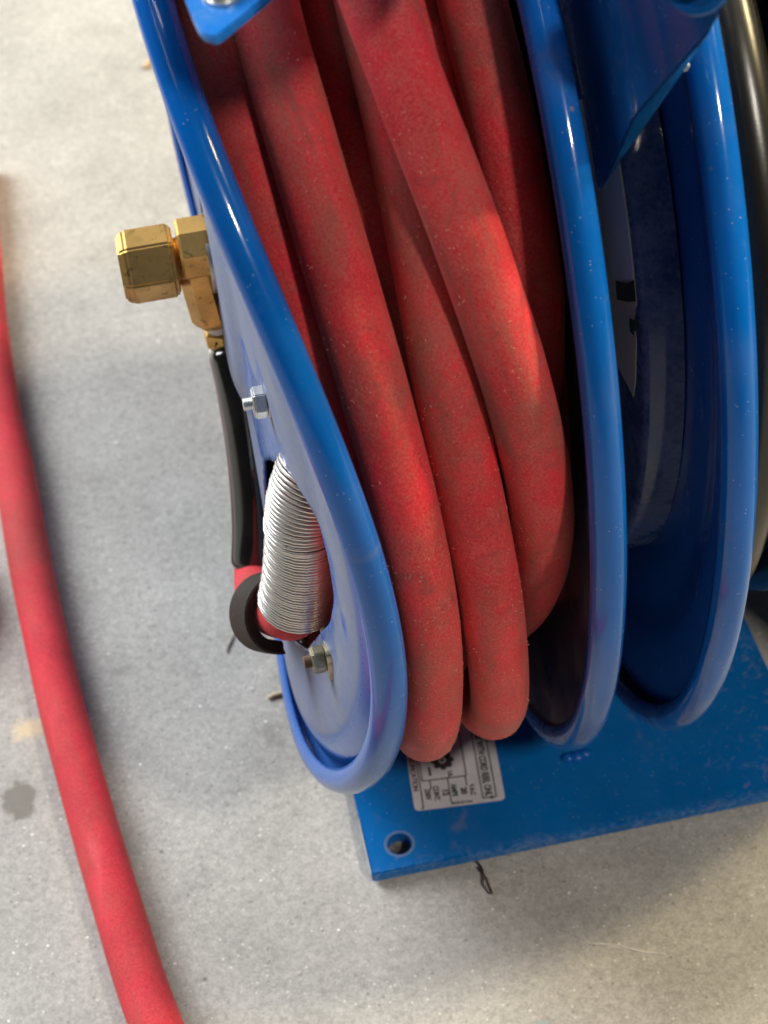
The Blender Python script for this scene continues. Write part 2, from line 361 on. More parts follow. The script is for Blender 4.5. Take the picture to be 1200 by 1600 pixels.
def hexnut(name, loc, axis, af, h, mat, parent, spin=0.0, stud_r=0.0, stud_h=0.0, washer=0.0, up=(0, 0, 1), stud_mat=None):
    """chamfered hexagonal nut with its threaded stud and washer as sub-parts"""
    bm = bmesh.new(); R = af / math.sqrt(3)
    rows = [(R * 0.90, 0.0), (R, 0.06 * h), (R, 0.86 * h), (R * 0.86, h)]
    rings = [[bm.verts.new((r * math.cos(PI / 3 * k + spin), r * math.sin(PI / 3 * k + spin), z)) for k in range(6)] for r, z in rows]
    for a, b in zip(rings[:-1], rings[1:]):
        for k in range(6): bm.faces.new((a[k], a[(k + 1) % 6], b[(k + 1) % 6], b[k]))
    bm.faces.new(rings[-1]); bm.faces.new(rings[0][::-1])
    bmesh.ops.bevel(bm, geom=[e for e in bm.edges], offset=R * 0.06, segments=2, affect='EDGES')
    bmesh.ops.transform(bm, matrix=Matrix.Translation(Vector(loc)) @ frame(axis, up), verts=bm.verts[:])
    o = from_bm(name, bm, mat, parent, smooth=False)
    a = Vector(axis).normalized()
    if stud_r:
        prof = [(0, 0)]; n = 7; st = stud_h / n
        for i in range(n):
            prof += [(stud_r, i * st + st * 0.15), (stud_r, i * st + st * 0.45), (stud_r * 0.86, i * st + st * 0.8)]
        prof += [(stud_r * 0.8, stud_h), (0, stud_h)]
        from_bm('threaded_stud', lathe_bm(prof, 20, axis, Vector(loc) + a * h * 0.98), stud_mat or mat, o)
    if washer:
        from_bm('washer', lathe_bm([(0, -0.0016), (washer, -0.0016), (washer, -0.0001), (0, -0.0001)], 28, axis, loc), mat, o, angle=0.6)
    return o
def prism(pts, d, bevel=0.0, seg=2):
    """polygon pts (3D, planar) extruded by vector d"""
    bm = bmesh.new(); d = Vector(d)
    a = [bm.verts.new(Vector(p)) for p in pts]; b = [bm.verts.new(Vector(p) + d) for p in pts]
    n = len(a); bm.faces.new(a[::-1]); bm.faces.new(b)
    for i in range(n): bm.faces.new((a[i], a[(i + 1) % n], b[(i + 1) % n], b[i]))
    bmesh.ops.recalc_face_normals(bm, faces=bm.faces[:])
    if bevel: bmesh.ops.bevel(bm, geom=bm.edges[:], offset=bevel, segments=seg, affect='EDGES')
    return bm
def round_poly(pts, r, n=5):
    """round the corners of a planar polygon; r is one radius or one per corner"""
    out = []; N = len(pts)
    for i, p in enumerate(pts):
        p = Vector(p); a = (Vector(pts[i - 1]) - p); b = (Vector(pts[(i + 1) % N]) - p)
        rr = r[i] if isinstance(r, (list, tuple)) else r
        rr = min(rr, a.length * 0.45, b.length * 0.45)
        if rr < 1e-6: out.append(p); continue
        A = p + a.normalized() * rr; B = p + b.normalized() * rr
        for k in range(n + 1):
            t = k / n; out.append((1 - t) ** 2 * A + 2 * t * (1 - t) * p + t * t * B)
    return out
def cut(o, cutter):
    m = o.modifiers.new('cut', 'BOOLEAN'); m.object = cutter; m.operation = 'DIFFERENCE'; m.solver = 'EXACT'
    dg = bpy.context.evaluated_depsgraph_get(); me = bpy.data.meshes.new_from_object(o.evaluated_get(dg))
    o.modifiers.clear(); o.data = me; bpy.data.objects.remove(cutter)
def text(name, s, size, mat, parent, origin, u, v, squash=1.0, lift=0.00025):
    cu = bpy.data.curves.new(name, 'FONT'); cu.body = s; cu.size = size; cu.extrude = 0.00004; cu.offset = size * 0.045
    t = bpy.data.objects.new('t', cu); COL.objects.link(t)
    dg = bpy.context.evaluated_depsgraph_get(); dg.update(); me = bpy.data.meshes.new_from_object(t.evaluated_get(dg))
    bpy.data.objects.remove(t); me.name = name; me.materials.clear()
    u = Vector(u).normalized(); v = Vector(v).normalized(); w = u.cross(v)
    m = Matrix.Translation(Vector(origin) + w * lift) @ Matrix((u * squash, v, w)).transposed().to_4x4()
    me.transform(m); me.update()
    return link(name, me, mat, parent, smooth=False)

# ------------------------------------------------------------------ floor
bm = bmesh.new(); bmesh.ops.create_grid(bm, x_segments=2, y_segments=2, size=4.0)
fl = from_bm('concrete_floor', bm, M_FLOOR, smooth=False); fl['kind'] = 'structure'

# ------------------------------------------------------------------ the reel
ZC = 0.2338; R0 = 0.22; XB = 0.0909; XC = 0.1365
reel = thing('hose_reel', 'blue enamelled steel hose reel with dished discs bolted to a flat blue base plate', 'hose reel', (0.09, 0, 0))
INV = Matrix.Translation((-0.09, 0, 0))
def own(o, parent=None):
    """parent while keeping the world place"""
    p = parent or reel; o.parent = p
    o.matrix_parent_inverse = p.matrix_world.inverted() if p.matrix_world != Matrix() else INV if p is reel else Matrix()
    return o
reel.matrix_world  # reel sits at its base; children are modelled in world coordinates
for_reel = lambda o: own(o)

def warpA(a):
    w = (-0.0015, -0.0015, 0.0071, 0.0071, -0.0105, 0.0032)
    return sum(w[2 * k] * np.cos((k + 1) * a) + w[2 * k + 1] * np.sin((k + 1) * a) for k in range(3))
def warpB(a): return -0.0011 * np.cos(a) - 0.0009 * np.sin(a)
def warpC(a): return 0.0029 * np.cos(a) + 0.0023 * np.sin(a)

def disc(name, xoff, s, warp, face, mat, thick=0.0013, nt=256, dustf=None, power=2.5):
    # bead section: starts at the face's outer edge on the hose side, rolls over the top, lip curls under on the outer side
    cr, rb = 0.2140, 0.0053
    bead = []
    for i in range(17):
        a = math.radians(-62 + i * (300 / 16))                 # angle measured from hose side direction through outward
        bead.append((cr + rb * math.sin(a), -s * rb * math.cos(a) + 0.0))
    prof = [(r, x) for r, x in face] + bead
    rs = np.array([p[0] for p in prof]); xs = np.array([p[1] for p in prof])
    V = []; F = []; n = len(prof); th = np.linspace(0, 2 * PI, nt, endpoint=False)
    wv = warp(th)
    for j in range(nt):
        for r, x in prof:
            V.append((xoff + x + wv[j] * (min(r, R0) / R0) ** power, r * math.cos(th[j]), ZC + r * math.sin(th[j])))
    for j in range(nt):
        l = (j + 1) % nt
        for i in range(n - 1):
            F.append((j * n + i, j * n + i + 1, l * n + i + 1, l * n + i))
    me = bpy.data.meshes.new(name); me.from_pydata(V, [], F); me.update()
    o = link(name, me, mat)
    if dustf:
        at = me.attributes.new('dust', 'FLOAT', 'POINT')
        at.data.foreach_set('value', np.array([dustf(*V[k], rs[k % n], th[k // n], k % n >= len(face)) for k in range(len(V))], dtype=np.float32))
    m = o.modifiers.new('sol', 'SOLIDIFY'); m.thickness = thick; m.offset = 0
    dg = bpy.context.evaluated_depsgraph_get(); dg.update(); me2 = bpy.data.meshes.new_from_object(o.evaluated_get(dg))
    o.modifiers.clear(); o.data = me2
    for p in me2.polygons: p.use_smooth = True
    return o

def interp_face(pts, n=56):
    r = np.array([p[0] for p in pts]); x = np.array([p[1] for p in pts])
    rr = np.linspace(r[0], r[-1], n)
    # smooth (monotone enough) interpolation
    xx = np.interp(rr, r, x); k = np.array([1, 2, 3, 2, 1]) / 9
    xp = np.pad(xx, 2, mode='edge'); xx = np.convolve(xp, k, 'valid')
    return list(zip(rr, xx))

def dustA(x, y, z, r, th, bead):
    p = Vector((x, y, z))
    n = mnoise.fractal(p * 55, 1.0, 2.0, 4)
    d = 0.0
    if not bead:
        d = 0.93 + 0.22 * n
        if r > 0.1955: d *= max(0.0, 1 - (r - 0.1955) / 0.004) * 0.5
        deg = math.degrees(th)
        # wiped patch round the bolt, between hub and slot
        if 171 + 10 * n < deg < 214 and 0.064 < r < 0.134 + 0.01 * n: d -= 0.85 * (1 if n > -0.3 else 0.6)
        if 176 < deg < 205 and 0.1655 < r < 0.174 + 0.006 * n: d -= 0.5
        # drips beside the slot
        for (yy, zz, a, b) in ((-0.172, 0.232, 0.0035, 0.011), (-0.1815, 0.212, 0.0032, 0.006)):
            e = ((y - yy) / a) ** 2 + ((z - zz) / b) ** 2
            if e < 1.2: d -= 0.6 * min(1, 1.6 * (1.2 - e))
    else:
        d = 0.05 * max(0, n) + 0.26 * max(0.0, -math.sin(th) - 0.30)
    return max(0.0, min(0.95, d))
faceA = interp_face([(0.020, -0.010), (0.055, -0.010), (0.062, -0.006), (0.118, -0.005), (0.154, -0.005), (0.162, -0.0042), (0.172, -0.0022), (0.182, -0.0032), (0.197, -0.0030), (0.2050, -0.0005), (0.2083, 0.0029)])
dA = disc('reel_disc', 0.0, -1, warpA, faceA, M_BLUE, dustf=dustA); dA['label'] = 'outer left disc with greyish dust over its dished face'
# slot through which the hose enters the drum
SLOT = [(-0.0745, 0.1880), (-0.0904, 0.2050), (-0.1197, 0.2312), (-0.1411, 0.2470), (-0.158, 0.2525), (-0.1665, 0.2500), (-0.1705, 0.2345), (-0.1715, 0.2150), (-0.1640, 0.1930), (-0.1335, 0.1420), (-0.110, 0.120), (-0.080, 0.120), (-0.062, 0.150)]
cb = prism(round_poly([(-0.05, y, z) for y, z in SLOT], 0.004), (0.1, 0, 0))
cutter = from_bm('cutter', cb, None, smooth=False)
cut(dA, cutter)
for p in dA.data.polygons: p.use_smooth = True
own(dA)

def dustB(x, y, z, r, th, bead):
    p = Vector((x, y, z)); n = mnoise.fractal(p * 45, 1.0, 2.0, 4)
    if bead: return max(0, min(0.9, 0.14 * max(0, n) + 0.42 * max(0, -math.sin(th) - 0.35)))
    return max(0.0, min(0.9, 0.35 + 0.5 * n))
faceB = interp_face([(0.020, 0.006), (0.15, 0.006), (0.165, 0.002), (0.196, -0.001), (0.2055, -0.0012), (0.2083, -0.0029)])
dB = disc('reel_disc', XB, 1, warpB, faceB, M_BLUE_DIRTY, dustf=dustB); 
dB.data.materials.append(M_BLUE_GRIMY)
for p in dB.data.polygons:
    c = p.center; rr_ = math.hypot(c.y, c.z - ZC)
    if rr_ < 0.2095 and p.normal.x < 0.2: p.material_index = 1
own(dB); dB['label'] = 'middle disc with dirty hose side'
faceC = interp_face([(0.020, 0.004), (0.150, 0.004), (0.158, 0.004), (0.166, 0.0055), (0.176, 0.0055), (0.181, 0.002), (0.2055, 0.0012), (0.2083, 0.0029)])
dC = disc('reel_disc', XC, -1, warpC, faceC, M_BLUE, dustf=lambda x, y, z, r, th, b: (max(0, min(0.9, 0.42 * max(0, -math.sin(th) - 0.35) + 0.10 * mnoise.fractal(Vector((x, y, z)) * 45, 1.0, 2.0, 4))) if b else 0.06)); own(dC)
dC['label'] = 'right hand disc with a clean glossy rim'
dD = disc('reel_disc', 0.300, 1, lambda a: 0 * a, faceB, M_BLUE); own(dD); dD['label'] = 'far right disc beyond the black hose'  # unseen disc, placed wide so the reel's shadow covers more floor

# drums, axle, spring canister
def drum(name, r, x0, x1, mat):
    o = from_bm(name, lathe_bm([(0, x0), (r, x0), (r, x1), (0, x1)], 96, (1, 0, 0), (0, 0, ZC)), mat, angle=0.5); return own(o)
drum('drum', 0.105, 0.016, 0.094, M_NAVY); drum('drum', 0.125, 0.142, 0.298, M_NAVY)
drum('axle', 0.016, -0.012, 0.33, M_ZINC)
can = from_bm('spring_canister', lathe_bm([(0, 0.1240), (0.1435, 0.1240), (0.1450, 0.1246), (0.1462, 0.1262), (0.1462, 0.1385), (0, 0.1385)], 160, (1, 0, 0), (0, 0, ZC)), M_NAVY, angle=0.7); own(can)
# grey and beige sticker on the canister's left face, under the bracket
def can_patch(name, pts, mat, lift=0.0):
    P = [(0.1238 - lift, r * math.cos(math.radians(a)), ZC + r * math.sin(math.radians(a))) for r, a in pts]
    return from_bm(name, prism(P, (-0.0002, 0, 0)), mat, smooth=False)
RC = 0.1428
arc = lambda r, a0, a1, n=14: [(r, a0 + (a1 - a0) * i / n) for i in range(n + 1)]
st = can_patch('canister_sticker', arc(RC, 126, 157.2) + [(0.140, 158.2), (0.1385, 160), (0.1392, 163), (0.138, 166), (0.1372, 170), (0.1345, 174)] + arc(0.09, 176, 122, 6), M_LABEL_BEIGE); own(st)
for nm, pts, m_ in (('printed_panel', arc(RC, 126, 153.6) + arc(0.1145, 157.2, 124, 10), M_LABEL_GREY), ('printed_bar', [(RC, 153.7), (RC, 156.7), (0.133, 158.1), (0.118, 160.2), (0.118, 156.8), (0.133, 155.2)], M_BLACK), ('printed_mark', [(RC, 159.2), (0.139, 160.0), (0.1335, 160.6), (0.1325, 161.8), (0.1335, 162.8), (0.138, 162.6), (0.1385, 161.6), (RC, 161.2)], M_GREEN_INK)):
    own(can_patch(nm, pts, m_, 0.0004), st)

# ------------------------------------------------------------------ base plate
PL = [(0.0109, -0.1556), (0.2130, -0.1556), (0.2060, 0.155), (0.0109, 0.155)]
pl = from_bm('base_plate', prism([(x, y, 0.0015) for x, y in PL], (0, 0, 0.0065), 0.0007, 2), M_BLUE_CLEAN, angle=0.5)
cutter = from_bm('cutter', lathe_bm([(0, -0.02), (0.0054, -0.02), (0.0054, 0.03), (0, 0.03)], 40, (0, 0, 1), (0.0256, -0.1430, 0)), None)
cut(pl, cutter)
for p in pl.data.polygons: p.use_smooth = False
own(pl)
hr = from_bm('hole_rim', lathe_bm([(0.0055, 0.00800), (0.0062, 0.00806), (0.0068, 0.00802)], 40, (0, 0, 1), (0.0256, -0.1430, 0.0)), simple('worn_blue_edge', (0.10, 0.19, 0.36), 0.45)); own(hr, pl)
lip = from_bm('plate_edge', prism([(0.0135, -0.1540, 0.0002), (0.0215, -0.1540, 0.0002), (0.0215, -0.1520, 0.0002), (0.0135, -0.1520, 0.0002)], (0, 0, 0.0014)), M_RUST, smooth=False); own(lip, pl)
ch = from_bm('chipped_paint', prism([(0.0106, -0.154, 0.0035), (0.0106, -0.128, 0.0035), (0.0106, -0.126, 0.0078), (0.0106, -0.1545, 0.0078)], (0.0002, 0, 0)), simple('bare_primer', (0.55, 0.58, 0.62), 0.6), smooth=False); own(ch, pl)
# weld bead below the middle disc
bm = bmesh.new()
for x_, y_, r_ in ((0.1085, -0.1165, 0.0030), (0.1125, -0.1168, 0.0036), (0.1168, -0.1160, 0.0030)):
    bmesh.ops.create_uvsphere(bm, u_segments=20, v_segments=12, radius=r_, matrix=Matrix.Translation((x_, y_, 0.0078)) @ Matrix.Diagonal((1.1, 0.9, 0.75, 1)))
weld = own(from_bm('weld_bead', bm, M_BLUE))
# two pedestal legs between the discs that carry the axle
for x in (0.1035,):
    leg = from_bm('pedestal_post', prism(round_poly([(x, 0.03, 0.0082), (x, 0.10, 0.0082), (x, 0.03, ZC + 0.03), (x, -0.03, ZC + 0.03), (x, -0.03, ZC - 0.02)], 0.004), (0.006, 0, 0), 0.0006), M_NAVY, angle=0.5); own(leg)

# ------------------------------------------------------------------ specification sticker on the plate
ux = Vector((0.0404, -0.0034, 0)).normalized(); vy = Vector((0.0034, 0.0404, 0)).normalized()
O = Vector((0.0356, -0.1283, 0.0081))
SP = lambda s, t, h=0.0: O + ux * s + vy * t + Vector((0, 0, h))
stk = from_bm('specification_sticker', prism(round_poly([SP(0, 0), SP(0.0405, 0), SP(0.0405, 0.050), SP(0, 0.050)], 0.0026, 6), (0, 0, 0.0002)), M_PAPER, smooth=False); own(stk)
def rule(pts, w=0.00028, mat=None):
    bm = bmesh.new()
    for (s0, t0), (s1, t1) in zip(pts[:-1], pts[1:]):
        ds = (w, 0) if abs(s1 - s0) < abs(t1 - t0) else (0, w)
        a = [SP(s0 - ds[0], t0 - ds[1], 0.00026), SP(s1 - ds[0], t1 - ds[1], 0.00026), SP(s1 + ds[0], t1 + ds[1], 0.00026), SP(s0 + ds[0], t0 + ds[1], 0.00026)]
        b = [p + Vector((0, 0, 0.00005)) for p in a]
        va = [bm.verts.new(p) for p in a]; vb = [bm.verts.new(p) for p in b]
        bm.faces.new(vb)
        for i in range(4): bm.faces.new((va[i], va[(i + 1) % 4], vb[(i + 1) % 4], vb[i]))
    bmesh.ops.recalc_face_normals(bm, faces=bm.faces[:])
    return own(from_bm('printed_rule', bm, mat or M_INK, smooth=False), stk)
rule([(0.0308, 0.048), (0.0308, 0.0022), (0.0368, 0.0022), (0.0368, 0.048)])
rule([(0.0052, 0.040), (0.0052, 0.0152), (0.0252, 0.0152), (0.0252, 0.048)])
rule([(0.0040, 0.034), (0.0040, 0.0008), (0.0030, 0.0008)])
for s in (0.0086, 0.0166, 0.0246): rule([(s, 0.015), (s, 0.0100 if s != 0.0166 else 0.0022)])
def ptext(s, str_, t, size, mat, squash=1.0):
    return own(text('printed_text', str_, size, mat, None, SP(s, t, 0.00026), -vy, ux, squash, 0.0), stk)
ptext(0.0322, 'USE WITH CORD REEL ONLY', 0.0385, 0.0043, M_INK, 0.66)
ptext(0.0218, '20', 0.0092, 0.0036, M_INK); ptext(0.0176, 'AMPS', 0.0116, 0.0034, M_GREEN_INK, 0.8)
ptext(0.0136, '12', 0.0096, 0.0036, M_INK); ptext(0.0096, 'CONT.', 0.0118, 0.0034, M_INK, 0.75); ptext(0.0058, '250V', 0.0108, 0.0033, M_INK, 0.85)
ptext(0.0008, 'SPECIFICATION', 0.0315, 0.0032, M_MAROON_INK, 0.95)
ptext(0.0258, 'V.A.C', 0.0104, 0.0030, M_INK, 0.8); ptext(0.0172, 'UL', 0.0188, 0.0028, M_INK)
own(text('printed_text', 'MADE IN U.S.A.', 0.0016, M_INK, None, SP(0.0165, 0.0010, 0.00026), ux, vy, 0.9, 0.0), stk)
rule([(0.0092, 0.0175), (0.0092, 0.0225)], 0.0005)
# black rosette emblem
bm = bmesh.new(); ce = SP(0.0156, 0.0250, 0.00026)
def disc_face(c, r, n=18):
    vs = [bm.verts.new(c + ux * (r * math.cos(2 * PI * k / n)) + vy * (r * math.sin(2 * PI * k / n))) for k in range(n)]; bm.faces.new(vs)
for k in range(8):
    disc_face(ce + (ux * math.cos(k * PI / 4) + vy * math.sin(k * PI / 4)) * 0.0038 + Vector((0, 0, 0.000012 * (k + 1))), 0.00150, 12)
for k in range(40):
    a0, a1 = 2 * PI * k / 40, 2 * PI * (k + 1) / 40; f = lambda a, r: ce + ux * (r * math.cos(a)) + vy * (r * math.sin(a))
    bm.faces.new([bm.verts.new(p) for p in (f(a0, 0.0017), f(a0, 0.0033), f(a1, 0.0033), f(a1, 0.0017))])
disc_face(ce, 0.0009, 12)
own(from_bm('printed_emblem', bm, M_INK, smooth=False), stk)

# ------------------------------------------------------------------ support brackets at the top
bm = bmesh.new()
P1 = Vector((0.106, -0.1412, 0.3472)); P2 = Vector((0.106, -0.1723, 0.3977)); T2 = Vector((0.106, -0.1529, 0.4237)); T1 = Vector((0.106, -0.0968, 0.3888))
P3 = Vector((0.1200, -0.1722, 0.4119)); P4 = Vector((0.1235, -0.188, 0.4375))
up = (T2 - P2).normalized()
pts = [P1, P2, P2 + up * 0.12, P1 + (T1 - P1).normalized() * 0.13, P3, P4, P4 + up * 0.10, P3 + Vector((0.002, 0.012, 0.004)), P1 + Vector((0.010, 0.012, 0.010)), P1 + Vector((0.012, 0.03, 0.13))]
for p in pts: bm.verts.new(p)
bmesh.ops.convex_hull(bm, input=bm.verts[:])
bmesh.ops.dissolve_limit(bm, angle_limit=0.02, verts=bm.verts[:], edges=bm.edges[:])
bmesh.ops.bevel(bm, geom=bm.edges[:], offset=0.0010, segments=2, affect='EDGES')
arm = own(from_bm('support_arm', bm, M_BLUE_BRACKET, angle=0.6))
fn = (P3 - P2).cross(up).normalized()
if fn.y > 0: fn = -fn
bc = Vector((0.1195, -0.1815, 0.4412)) + up * 0.0035 + fn * 0.0005
boss = own(from_bm('pivot_boss', lathe_bm([(0, 0), (0.0095, 0), (0.0095, 0.0016), (0.0088, 0.0024), (0.0070, 0.0024), (0.0066, 0.0018), (0.0048, 0.0018), (0.0048, 0.0050), (0.0040, 0.0058), (0, 0.0058)], 40, fn, bc), M_BLUE_BRACKET, angle=0.6), arm)
chip = own(from_bm('chipped_corner', lathe_bm([(0, -0.0004), (0.0013, -0.0003), (0.0015, 0.0002), (0.0008, 0.0006), (0, 0.0007)], 9, fn, P3 + fn * 0.0003 + up * 0.0004), M_ZINC, angle=0.5), arm)
# roller bracket top left, its strong light painted into the blue: two stacked plates and a bolt
BL = [(-0.0145, -0.1320, 0.45), (-0.0117, -0.1683, 0.45), (-0.0106, -0.1768, 0.45), (-0.0073, -0.1795, 0.45), (-0.0005, -0.1731, 0.45), (0.0069, -0.1659, 0.45), (0.034, -0.139, 0.45), (0.020, -0.10, 0.45)]
BLr = round_poly(BL, [0.003, 0.002, 0.002, 0.002, 0.002, 0.002, 0.003, 0.003], 5)
br = own(from_bm('roller_bracket', prism([(p.x, p.y, 0.4479) for p in BLr], (0, 0, 0.0021), 0.0005), M_BLUE_LIT, angle=0.5))
br2 = own(from_bm('lower_plate', prism([(p.x * 0.985 + 0.0004, p.y * 0.996 + 0.0006, 0.4463) for p in BLr], (0, 0, 0.0014), 0.0004), M_BLUE_LIT, angle=0.5), br)
for y_, z_, x0_, x1_ in ((-0.199, 0.494, 0.034, 0.066), (-0.163, 0.466, 0.030, 0.066), (-0.085, 0.462, 0.004, 0.098)):  # unseen rollers added above the view to shade the upper loops
    own(from_bm('shade_roller', lathe_bm([(0, x0_), (0.0115, x0_), (0.0130, x0_ + 0.002), (0.0130, x1_ - 0.002), (0.0115, x1_), (0, x1_)], 32, (1, 0, 0), (0, y_, z_)), M_BLACK, angle=0.5), br)
for x_ in (0.0305, 0.0665):  # unseen cheeks added to hold those shading rollers
    own(from_bm('shade_cheek', prism(round_poly([(x_, -0.150, 0.4515), (x_, -0.060, 0.4515), (x_, -0.060, 0.480), (x_, -0.165, 0.503), (x_, -0.204, 0.503), (x_, -0.207, 0.490), (x_, -0.168, 0.458)], 0.006), (0.003, 0, 0), 0.0006), M_BLUE_LIT, angle=0.5), br)
bolt = own(from_bm('bracket_bolt', lathe_bm([(0, 0), (0.0056, 0), (0.0056, 0.0008), (0.0040, 0.0009), (0.0040, 0.0028), (0.0028, 0.0038), (0, 0.0040)], 32, (0, 0, 1), (-0.0027, -0.1612, 0.4501)), M_ZINC, angle=0.7), br)

# ------------------------------------------------------------------ brass swivel, inlet hose, clamp, spring guard on the left disc
sw = own(from_bm('brass_swivel', lathe_bm([(0.0, -0.0225), (0.0118, -0.0225), (0.0128, -0.0215), (0.0128, -0.004), (0.0, -0.004)], 8, (1, 0, 0), (0, -0.001, 0.2385), spin=PI / 8), M_BRASS, smooth=False))
port = own(from_bm('outlet_port', lathe_bm([(0, 0.0), (0.0094, 0.0), (0.0094, 0.0285), (0.0080, 0.0315), (0, 0.0315)], 8, (0.09, -0.03, -1), (-0.0158, 0.0, 0.2315), spin=0.2), M_BRASS, smooth=False), sw)
neck = own(from_bm('threaded_neck', lathe_bm([(0, 0), (0.0088, 0), (0.0088, 0.002), (0.0082, 0.003), (0.0088, 0.004), (0.0088, 0.006), (0, 0.006)], 24, (-1, 0, 0), (-0.0205, 0, 0.2338)), M_BRASS, angle=0.5), sw)
nut = hexnut('inlet_nut', (-0.0242, 0, 0.2335), (-1, 0, 0), 0.0262, 0.0222, M_BRASS, None, spin=0.12); own(nut, sw)
SL = [(-0.0086, -0.004, 0.1865), (-0.0078, -0.015, 0.1722), (-0.0084, -0.030, 0.1459), (-0.0112, -0.043, 0.1199), (-0.0148, -0.052, 0.1030)]
tape = own(tube('thread_tape', catmull([(-0.0113, -0.0005, 0.2000), (-0.0115, -0.001, 0.1945)], 4), [0.0058, 0.0062, 0.0060, 0.0058, 0.0055], M_TAPE, None, 20))
fer = own(from_bm('hose_ferrule', lathe_bm([(0, 0), (0.0062, 0), (0.0072, 0.001), (0.0072, 0.0065), (0.006, 0.0075), (0, 0.0075)], 6, (-0.02, -0.12, -1), (-0.0115, -0.001, 0.1948), spin=0.3), M_BRASS, smooth=False))
tape2 = own(tube('barb_collar', catmull([(-0.0115, -0.002, 0.1878), (-0.0119, -0.004, 0.1835)], 4), 0.0056, M_TAPE, None, 20))
ferm = own(text('stamped_mark', 'AT', 0.0030, M_INK, None, (-0.0150, -0.0082, 0.1912), (0.8, 0.6, 0.0), (0, 0.1, 1)), fer)
slp = catmull(SL, 10)
slr = np.linspace(0.0096, 0.0100, len(slp)); slr[0] = 0.0078; slr[1] = 0.0090; slr[-1] = 0.0092
sleeve = own(tube('hose_sleeve', slp, slr, M_SLEEVE, None, 32))
RP = [(-0.0084, -0.030, 0.1459), (-0.0112, -0.043, 0.1199), (-0.0150, -0.054, 0.1030), (-0.0160, -0.067, 0.1052), (-0.0150, -0.085, 0.1180), (-0.0120, -0.105, 0.1352), (-0.0080, -0.116, 0.1462), (-0.0046, -0.121, 0.1530), (-0.0003, -0.125, 0.1757), (0.0030, -0.127, 0.1992), (0.0048, -0.127, 0.2166), (0.0114, -0.124, 0.2330), (0.024, -0.117, 0.248), (0.036, -0.11, 0.258)]
rpp = catmull(RP, 10); rr = np.interp(np.linspace(0, 1, len(rpp)), [0, 0.18, 0.34, 0.47, 0.55, 0.75, 1], [0.0078, 0.0086, 0.0096, 0.0110, 0.0118, 0.0098, 0.0085])
inlet = own(tube('inlet_hose', rpp, rr, M_REDCLEAN, None, 28))
# spring guard: one wire coiled along the hose
sp_path = catmull([(-0.0028, -0.1232, 0.1590), (0.0002, -0.125, 0.1757), (0.0030, -0.127, 0.1992), (0.0048, -0.127, 0.2166), (0.0114, -0.124, 0.2330), (0.024, -0.117, 0.248)], 40)
seg = np.linalg.norm(np.diff(sp_path, axis=0), axis=1); Ls = np.r_[0, np.cumsum(seg)]; LT = Ls[-1]
turns = int(LT / 0.00155); NS = turns * 22
hel = []
for i in range(NS + 1):
    f = i / NS; l = f * LT
    c = np.array([np.interp(l, Ls, sp_path[:, k]) for k in range(3)])
    t = np.array([np.interp(min(l + 0.002, LT), Ls, sp_path[:, k]) - np.interp(max(l - 0.002, 0), Ls, sp_path[:, k]) for k in range(3)]); t /= np.linalg.norm(t)
    u = np.array([1.0, 0, 0]) - t * t[0]; u /= np.linalg.norm(u); w = np.cross(t, u)
    rad = np.interp(f, [0, 0.45, 0.75, 1], [0.0147, 0.0142, 0.0138, 0.0134])
    turn = f * turns
    kick = 0.0007 * math.exp(-((turn - turns * 0.50) / 0.7) ** 2)
    rad += kick + 0.00012 * math.sin(turn * 1.7)
    a = 2 * PI * turn
    hel.append(c + rad * (math.cos(a) * u + math.sin(a) * w) + t * 0.0003 * math.exp(-((turn - turns * 0.52) / 1.2) ** 2))
spring = own(tube('spring_guard', np.array(hel), 0.00079, M_SPRING, None, 8))
# cushioned clamp: flat rubber loop round the hose bend, bolted to the disc
cc = np.array([-0.0122, -0.110, 0.1392]); cx = np.array([0.90, 0.25, -0.36]); cx /= np.linalg.norm(cx)
cn = np.array([-0.10, -0.70, 0.68]); cn -= cx * cn.dot(cx); cn /= np.linalg.norm(cn); cy = np.cross(cn, cx)
bm = bmesh.new(); rings = []
NA = 56
sec = [(0.0108, -0.0052), (0.0118, -0.0060), (0.0140, -0.0058), (0.0152, -0.0070), (0.0160, -0.0066), (0.0162, 0.0), (0.0160, 0.0066), (0.0152, 0.0070), (0.0140, 0.0058), (0.0118, 0.0060), (0.0108, 0.0052)]
for i in range(NA):
    a = math.radians(-50 + 322 * i / (NA - 1)) + PI * 0.0
    rings.append([bm.verts.new(cc + (cx * math.cos(a) + cy * math.sin(a)) * r + cn * h) for r, h in sec])
for a, b in zip(rings[:-1], rings[1:]):
    for k in range(len(sec)): bm.faces.new((a[k], a[(k + 1) % len(sec)], b[(k + 1) % len(sec)], b[k]))
bm.faces.new(rings[0]); bm.faces.new(rings[-1][::-1])
bmesh.ops.recalc_face_normals(bm, faces=bm.faces[:])
clamp = own(from_bm('rubber_clamp', bm, M_BLKRUB, angle=0.9))
tabc = Vector((0.0026, -0.1565, 0.1655)); 
tab = own(from_bm('clamp_tab', prism(round_poly([tabc + Vector(v) for v in ((0.0, 0.010, 0.006), (0.0, -0.006, 0.008), (0.0, -0.008, -0.007), (0.0, 0.008, -0.009))], 0.003), (0.0022, 0, 0), 0.0004), M_ZINC2, angle=0.5), clamp)
n2 = hexnut('hex_nut', (0.0022, -0.1565, 0.1640), (-1, -0.05, 0.02), 0.0092, 0.0050, M_ZINC2, None, 0.3, 0.0025, 0.0030, 0.0066, stud_mat=M_RUST)
n2.parent = None
for c in n2.children: c.matrix_parent_inverse = Matrix()
own(n2)
n1 = hexnut('hex_nut', (-0.0030, -0.1075, 0.2520), (-1, 0, 0.03), 0.0104, 0.0050, M_ZINC, None, 0.15, 0.0024, 0.0034, 0.0062)
own(n1)

